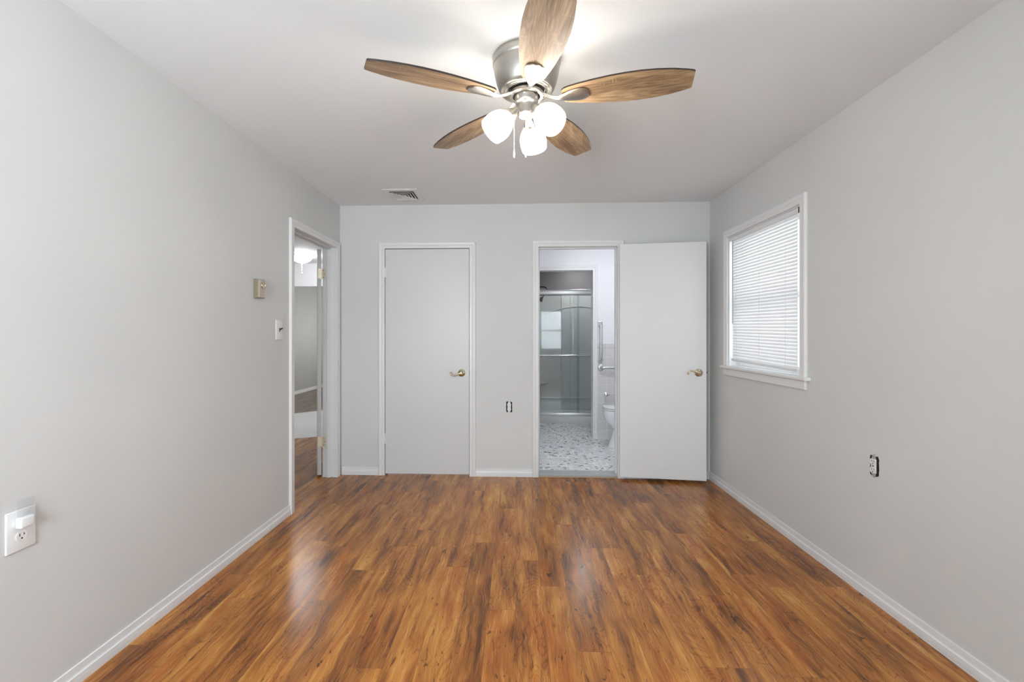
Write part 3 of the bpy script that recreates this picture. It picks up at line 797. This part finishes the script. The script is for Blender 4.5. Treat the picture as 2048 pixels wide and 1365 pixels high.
# outlet on the left wall with a night light plugged in.  x local = +Y world, out = +X world -> rotate 90
ol = tag(empty('wall_outlet', (XL, 1.4015, .6415), R(90)), 'white outlet with a jumbo cover plate low on the left wall, plug-in light above it', 'outlet')
bm = BM(); box(bm, -.0445, .0445, -.0065, -.0003, -.0655, .0655, .0028, 3); link('cover_plate', bm, M['plastic'], ol, True)
receptacle_face(ol, -.0195, .0080, M['plastic']); receptacle_face(ol, .0195, .0080, M['plastic'])
nl = tag(empty('night_light', (XL, 1.4015, .6415), R(90)), 'white plug-in night light with clear acrylic panel, plugged into the left wall outlet', 'night light')
bm = BM(); box(bm, -.0215, .0205, -.0300, -.0088, .010, .044, .004, 3); link('plug_body', bm, M['plastic'], nl, True)
bm = BM(); box(bm, -.0240, .0270, -.0205, -.0180, .040, .100, .0012, 2); link('clear_panel', bm, M['acrylic'], nl, True)
# bare receptacles
def bare(name, loc, rz, label, seed):
    rnd = random.Random(seed)
    e = tag(empty(name, loc, rz), label, 'outlet')
    bm = BM(); pts = []
    n = 34
    for i in range(n):
        a = 2 * pi * i / n; ca, sa = cos(a), sin(a)
        x_ = .0265 * max(-1, min(1, ca * 1.35)); z_ = .047 * max(-1, min(1, sa * 1.30))
        q = 1 + rnd.uniform(-.06, .07)
        pts.append((x_ * q, z_ * q))
    f = [bm.verts.new((x_, -.0012, z_)) for x_, z_ in pts]; b = [bm.verts.new((x_, -.0002, z_)) for x_, z_ in pts]
    bm.faces.new(f)
    for i in range(n): bm.faces.new((f[i], f[(i + 1) % n], b[(i + 1) % n], b[i]))
    link('box_cutout', bm, M['dark'], e)
    bm = BM(); box(bm, -.0115, .0115, -.0060, -.0014, -.044, .044, .001, 1)
    box(bm, -.0060, .0060, -.0035, -.0013, -.056, .056, .001, 1)
    link('mounting_strap', bm, M['steel'], e)
    bm = BM(); box(bm, -.0150, .0150, -.0072, -.0015, -.034, .034, .002, 1); link('socket_body', bm, M['plastic'], e)
    for q in (-.0195, .0195): receptacle_face(e, q, .0095, M['plastic'])
    bm = BM(); lathe(bm, [(0, 0), (.0036, 0), (.0030, .0018), (0, .002)], 12, Matrix.Translation((0, -.0072, 0)) @ Matrix.Rotation(R(90), 4, 'X')); link('screw', bm, M['screw'], e)
    return e
bare('bare_outlet', (-.0595, D, .6235), 0, 'white outlet missing its cover plate on the far wall between the two doors', 3)
bare('bare_outlet', (XR, 2.2315, .645), R(-90), 'white outlet missing its cover plate, below the window on the right wall', 9)
# light switch
sw = tag(empty('light_switch', (XL, 3.003, 1.301), R(90)), 'white switch plate with black toggle beside the left doorway', 'light switch')
bm = BM(); box(bm, -.044, .044, -.0065, -.0003, -.0665, .0665, .0028, 3); link('cover_plate', bm, M['plastic'], sw, True)
bm = BM(); box(bm, -.0052, .0052, -.0070, -.0050, -.012, .012); link('slot', bm, M['dark'], sw)
bm = BM(); box(bm, -.0042, .0042, -.026, 0, -.0045, .0045, .0012, 2, M4=Matrix.Translation((0, -.004, 0)) @ Matrix.Rotation(R(-28), 4, 'X')); link('toggle', bm, M['black_plastic'], sw)
for q in (-.0302, .0302):
    bm = BM(); lathe(bm, [(0, 0), (.0032, 0), (.0028, .0014), (0, .0016)], 12, Matrix.Translation((0, -.0063, q)) @ Matrix.Rotation(R(90), 4, 'X'))
    link('screw', bm, M['plastic'], sw)
# thermostat
tm = tag(empty('thermostat', (XL, 2.743, 1.552), R(90)), 'small gold-beige thermostat with round brass dial on the left wall', 'thermostat')
bm = BM(); box(bm, -.037, .037, -.030, -.0003, -.058, .058, .003, 2); link('body', bm, M['therm_side'], tm)
bm = BM(); box(bm, -.0335, .0335, -.0345, -.0295, -.0545, .0545, .002, 2)
link('front_cover', bm, M['therm'], tm)
bm = BM(); lathe(bm, [(0, 0), (.021, 0), (.0215, .002), (.020, .0065), (.017, .0075), (.0165, .006), (0, .006)], 40, Matrix.Translation((.006, -.0345, .022)) @ Matrix.Rotation(R(90), 4, 'X'))
link('dial', bm, M['brass'], tm, True)
bm = BM(); box(bm, -.024, .024, -.0348, -.0344, -.0215, -.0200); box(bm, -.024, .010, -.0348, -.0344, -.0385, -.0370); link('front_marks', bm, M['therm_side'], tm)

# ------------------------------------------------------------------ hall light
hl = tag(empty('hall_ceiling_light', (-3.11, 6.50, H)), 'round white glass ceiling light with dangling pull chain, seen through the left doorway', 'ceiling light')
bm = BM(); lathe(bm, [(0, 0), (.118, 0), (.122, -.008), (.118, -.022), (.105, -.030), (0, -.030)], 48); link('light_base', bm, M['trim'], hl, True)
bm = BM(); lathe(bm, [(.108, -.030), (.126, -.038), (.131, -.052), (.124, -.074), (.098, -.098), (.058, -.118), (.018, -.130), (0, -.131)], 48); link('glass_shade', bm, M['hall_shade'], hl, True)
bm = BM(); lathe(bm, [(0, -.130), (.010, -.132), (.008, -.144), (.012, -.152), (.006, -.160), (0, -.162)], 16)
zz = -.168
for r_ in (.007, .011, .006, .012, .007, .013): lathe(bm, [(0, zz), (r_, zz - .009), (0, zz - .018)], 10); zz -= .0195
link('crystal_pull', bm, plain('crystal', (0.85, 0.86, 0.88), 0.05, 0.2), hl, True)

# ------------------------------------------------------------------ bathroom fixtures
bl_ = tag(empty('bathroom_ceiling_light', (1.05, 4.48, H)), 'round white ceiling light of the bathroom, above the door opening', 'ceiling light')
bm = BM(); lathe(bm, [(0, 0), (.15, 0), (.152, -.012), (0, -.012)], 40); link('light_base', bm, M['trim'], bl_, True)
bm = BM(); lathe(bm, [(.14, -.012), (.145, -.03), (.12, -.06), (.07, -.078), (0, -.084)], 40); link('glass_shade', bm, M['bath_shade'], bl_, True)

rl = tag(empty('added_shower_light', (1.0, 6.95, H)), 'small round recessed light added in the ceiling to brighten the shower', 'ceiling light')  # unseen lamp, added to lift the dark stall
bm = BM(); lathe(bm, [(.055, 0), (.075, 0), (.075, -.006), (.055, -.003), (.055, 0)], 32); link('trim_ring', bm, M['trim'], rl, True)
bm = BM(); lathe(bm, [(0, -.001), (.054, -.001), (.054, -.0025), (0, -.0025)], 32); link('lens', bm, glow('added_light_lens_glow', (1, .98, .95), 230), rl)

# toilet: faces -X
tl = tag(empty('toilet', (1.0, 5.17, .010)), 'white toilet with closed lid in the bathroom, half hidden by the door frame', 'toilet')
def superring(cx, cy, ax, ay, z_, n=32, p=2.3, egg=0.0):
    out = []
    for i in range(n):
        a = 2 * pi * i / n; c_, s_2 = cos(a), sin(a)
        x_ = math.copysign(abs(c_) ** (2 / p), c_) * ax; y_ = math.copysign(abs(s_2) ** (2 / p), s_2) * ay
        y_ *= 1 + egg * (x_ / ax)
        out.append((cx + x_, cy + y_, z_))
    return out
def loft(bm, rings, cap=True):
    R_ = [[bm.verts.new(p) for p in r] for r in rings]; n = len(R_[0])
    for a, b in zip(R_[:-1], R_[1:]):
        for i in range(n): bm.faces.new((a[i], a[(i + 1) % n], b[(i + 1) % n], b[i]))
    if cap: bm.faces.new(R_[0]); bm.faces.new(R_[-1])
bm = BM()
loft(bm, [superring(.285, 0, .245, .125, 0, egg=.05), superring(.285, 0, .243, .123, .02, egg=.05), superring(.295, 0, .225, .108, .10, egg=.05), superring(.305, 0, .212, .100, .19, egg=.03),
          superring(.290, 0, .232, .120, .245, egg=.02), superring(.262, 0, .262, .158, .30, egg=.0), superring(.250, 0, .270, .180, .36, p=2.2), superring(.250, 0, .268, .184, .405, p=2.2), superring(.250, 0, .262, .180, .415, p=2.2)])
link('bowl', bm, M['porcelain'], tl, True)
bm = BM(); loft(bm, [superring(.245, 0, .262, .178, .417, p=2.2), superring(.245, 0, .268, .184, .421, p=2.2), superring(.245, 0, .268, .184, .432, p=2.2), superring(.245, 0, .262, .178, .436, p=2.2)]); link('seat', bm, M['porcelain'], tl, True)
bm = BM(); loft(bm, [superring(.245, 0, .262, .178, .439, p=2.2), superring(.245, 0, .270, .186, .443, p=2.2), superring(.245, 0, .268, .184, .455, p=2.2), superring(.245, 0, .235, .160, .463, p=2.2), superring(.245, 0, .10, .08, .466, p=2.2)]); link('lid', bm, M['porcelain'], tl, True)
bm = BM(); box(bm, .510, .700, -.23, .23, .37, .74, .02, 3); box(bm, .44, .60, -.15, .15, .30, .42, .02, 2); link('tank', bm, M['porcelain'], tl, True)
bm = BM(); box(bm, .500, .705, -.24, .24, .742, .775, .010, 3); link('tank_lid', bm, M['porcelain'], tl, True)

yw = BY1 - .011
def grab(name, pts, ends, label, sq):
    e = tag(empty(name, ends[0]), label, 'grab bar', 'steel grab bars on the bathroom wall')
    o0 = Vector(ends[0])
    bm = BM(); tube(bm, [Vector(p) - o0 for p in bez(pts, 40)], .0145, 16, True); link('bar', bm, M['steel'], e, True)
    for c_ in ends:
        bm = BM(); v = Vector(c_) - o0
        if sq: box(bm, v.x - .028, v.x + .028, v.y - .008, v.y, v.z - .036, v.z + .036, .004, 2)
        else: lathe(bm, [(0, 0), (.040, 0), (.040, .004), (.034, .010), (.018, .013), (0, .013)], 32, Matrix.Translation(v) @ Matrix.Rotation(R(90), 4, 'X'))
        link('flange', bm, M['steel'], e, not sq)
    return e
yp = BY1 - .001
grab('grab_bar', [(1.022, yw - .004, 1.395), (1.022, yw - .040, 1.385), (1.022, yw - .050, 1.35), (1.022, yw - .050, 1.18), (1.022, yw - .050, 1.01), (1.022, yw - .040, .975), (1.022, yw - .004, .965)],
     [(1.022, yp, 1.395), (1.022, yw, .965)], 'vertical steel grab bar with square mounts beside the shower opening', True)
grab('grab_bar', [(1.030, yw - .004, .872), (1.040, yw - .042, .872), (1.075, yw - .055, .872), (1.28, yw - .055, .872), (1.55, yw - .055, .872), (1.60, yw - .042, .872), (1.61, yw - .004, .872)],
     [(1.030, yw, .872), (1.610, yw, .872)], 'horizontal steel grab bar with round mounts above the toilet', False)
ph = tag(empty('paper_holder_post', (1.088, BY1 - .009, .546)), 'small chrome holder post on the tiled wall left of the toilet', 'holder')
bm = BM(); lathe(bm, [(0, 0), (.022, 0), (.022, .006), (.013, .012), (.012, .042), (.017, .050), (.017, .062), (.008, .066), (0, .066)], 24, Matrix.Rotation(R(90), 4, 'X')); link('post', bm, M['chrome'], ph, True)
bm = BM(); lathe(bm, [(0, 0), (.008, 0), (.008, .020), (0, .022)], 16, Matrix.Translation((.012, -.05, 0)) @ Matrix.Rotation(R(90), 4, 'Y')); link('spring_tip', bm, M['chrome'], ph, True)

# shower stall
SX0, SX1, SY0 = .275, BXR, 6.535
sh = tag(empty('shower_stall', (SX0, SY0, 0)), 'moulded acrylic shower stall with white curb beyond the bathroom opening', 'shower')
w_ = SX1 - SX0
bm = BM(); box(bm, 0, w_ - .002, -.018, .085, 0.0, .108, .010, 3); link('curb', bm, M['curb'], sh, True)
bm = BM(); box(bm, .0, w_ - .002, .086, .875, .0, .055, .004, 1); link('pan', bm, M['curb'], sh)
bm = BM()
box(bm, 0.002, w_ - .004, .862, .880, .056, 1.90, .003, 1)                      # back panel
box(bm, 0.002, .020, .090, .861, .056, 1.90, .003, 1); box(bm, w_ - .024, w_ - .004, .090, .861, .056, 1.90, .003, 1)
# raised moulded ribs and the arch
for xx in (.465, .610): tube(bm, [(xx, .862, .06), (xx, .862, 1.89)], .012, 16)
link('surround', bm, M['surround'], sh, True)
bm = BM()
tube(bm, [(.16 + 1.15 * t, .856, 1.60 + .125 * sin(pi * t)) for t in [i / 30 for i in range(31)]], .005, 10)
tube(bm, [(.02, .856, .95), (w_ - .03, .856, .95)], .007, 8)
tube(bm, [(.02, .856, .25), (w_ - .03, .856, .25)], .009, 8)
link('moulding', bm, M['surround'], sh, True)
bm = BM()
for zc in (.50,):
    vs = [(.02, .86), (.02, .62), (.10, .66), (.20, .76), (.26, .86)]
    a = [bm.verts.new((x_, y_, zc)) for x_, y_ in vs]; b = [bm.verts.new((x_ * .6, y_ * .4 + .5, zc - .05)) if False else bm.verts.new((.02 + (x_ - .02) * .6, .86 - (.86 - y_) * .6, zc - .05)) for x_, y_ in vs]
    bm.faces.new(a); bm.faces.new(b)
    for i in range(5): bm.faces.new((a[i], a[(i + 1) % 5], b[(i + 1) % 5], b[i]))
link('corner_shelf', bm, M['surround'], sh)
dr = tag(empty('shower_door', (SX0, SY0, 0)), 'framed sliding glass shower door with chrome top rail and towel bars', 'shower door')
bm = BM(); box(bm, .0, w_ - .003, -.004, .052, 1.846, 1.916, .008, 3); link('top_rail', bm, M['satin'], dr, True)
bm = BM(); box(bm, .0, w_ - .003, .002, .046, .109, .150, .004, 2); link('bottom_track', bm, M['satin'], dr, True)
bm = BM(); box(bm, .0, .024, .002, .046, .151, 1.845, .002, 1); box(bm, w_ - .026, w_ - .003, .002, .046, .151, 1.845, .002, 1); link('side_rails', bm, M['chrome'], dr)
g1 = BM(); box(g1, .026, .632, .010, .016, .152, 1.844); p1 = link('glass_panel', g1, M['shower_glass'], dr)
g1 = BM(); box(g1, .600, w_ - .03, .030, .036, .152, 1.844); p2 = link('glass_panel', g1, M['shower_glass'], dr)
bm = BM(); tube(bm, [(.03, -.035, .976), (.592, -.035, .976)], .009, 14)
for xx in (.085, .575): tube(bm, [(xx, -.035, .976), (xx, .012, .976)], .008, 12)
link('towel_bar', bm, M['chrome'], p1, True)
bm = BM(); tube(bm, [(.57, .020, .968), (w_ - .1, .020, .968)], .007, 12); link('towel_bar', bm, M['steel'], p2, True)
SH = Matrix.Translation((.270 - SX0, 6.98 - SY0, 1.945))
bm = BM(); lathe(bm, [(0, .02), (.012, .02), (.016, 0), (.034, -.028), (.040, -.045), (.036, -.052), (0, -.052)], 28, SH @ Matrix.Translation((.128, -.03, -.118)) @ Matrix.Rotation(R(40), 4, 'Y')); hd_ = link('shower_head', bm, M['nickel_dark'], sh, True)
bm = BM(); tube(bm, [SH @ p for p in bez([(.003, 0, .02), (.06, 0, .045), (.12, -.01, .055), (.18, -.02, .046), (.200, -.03, .020)], 32)], .009, 12); link('shower_arm', bm, M['nickel_dark'], hd_, True)
bm = BM(); tube(bm, [SH @ Vector(p) for p in [(.140, -.03, -.103), (.160, -.03, -.07), (.200, -.03, .022)]], .007, 10); link('ball_joint', bm, M['nickel_dark'], hd_, True)
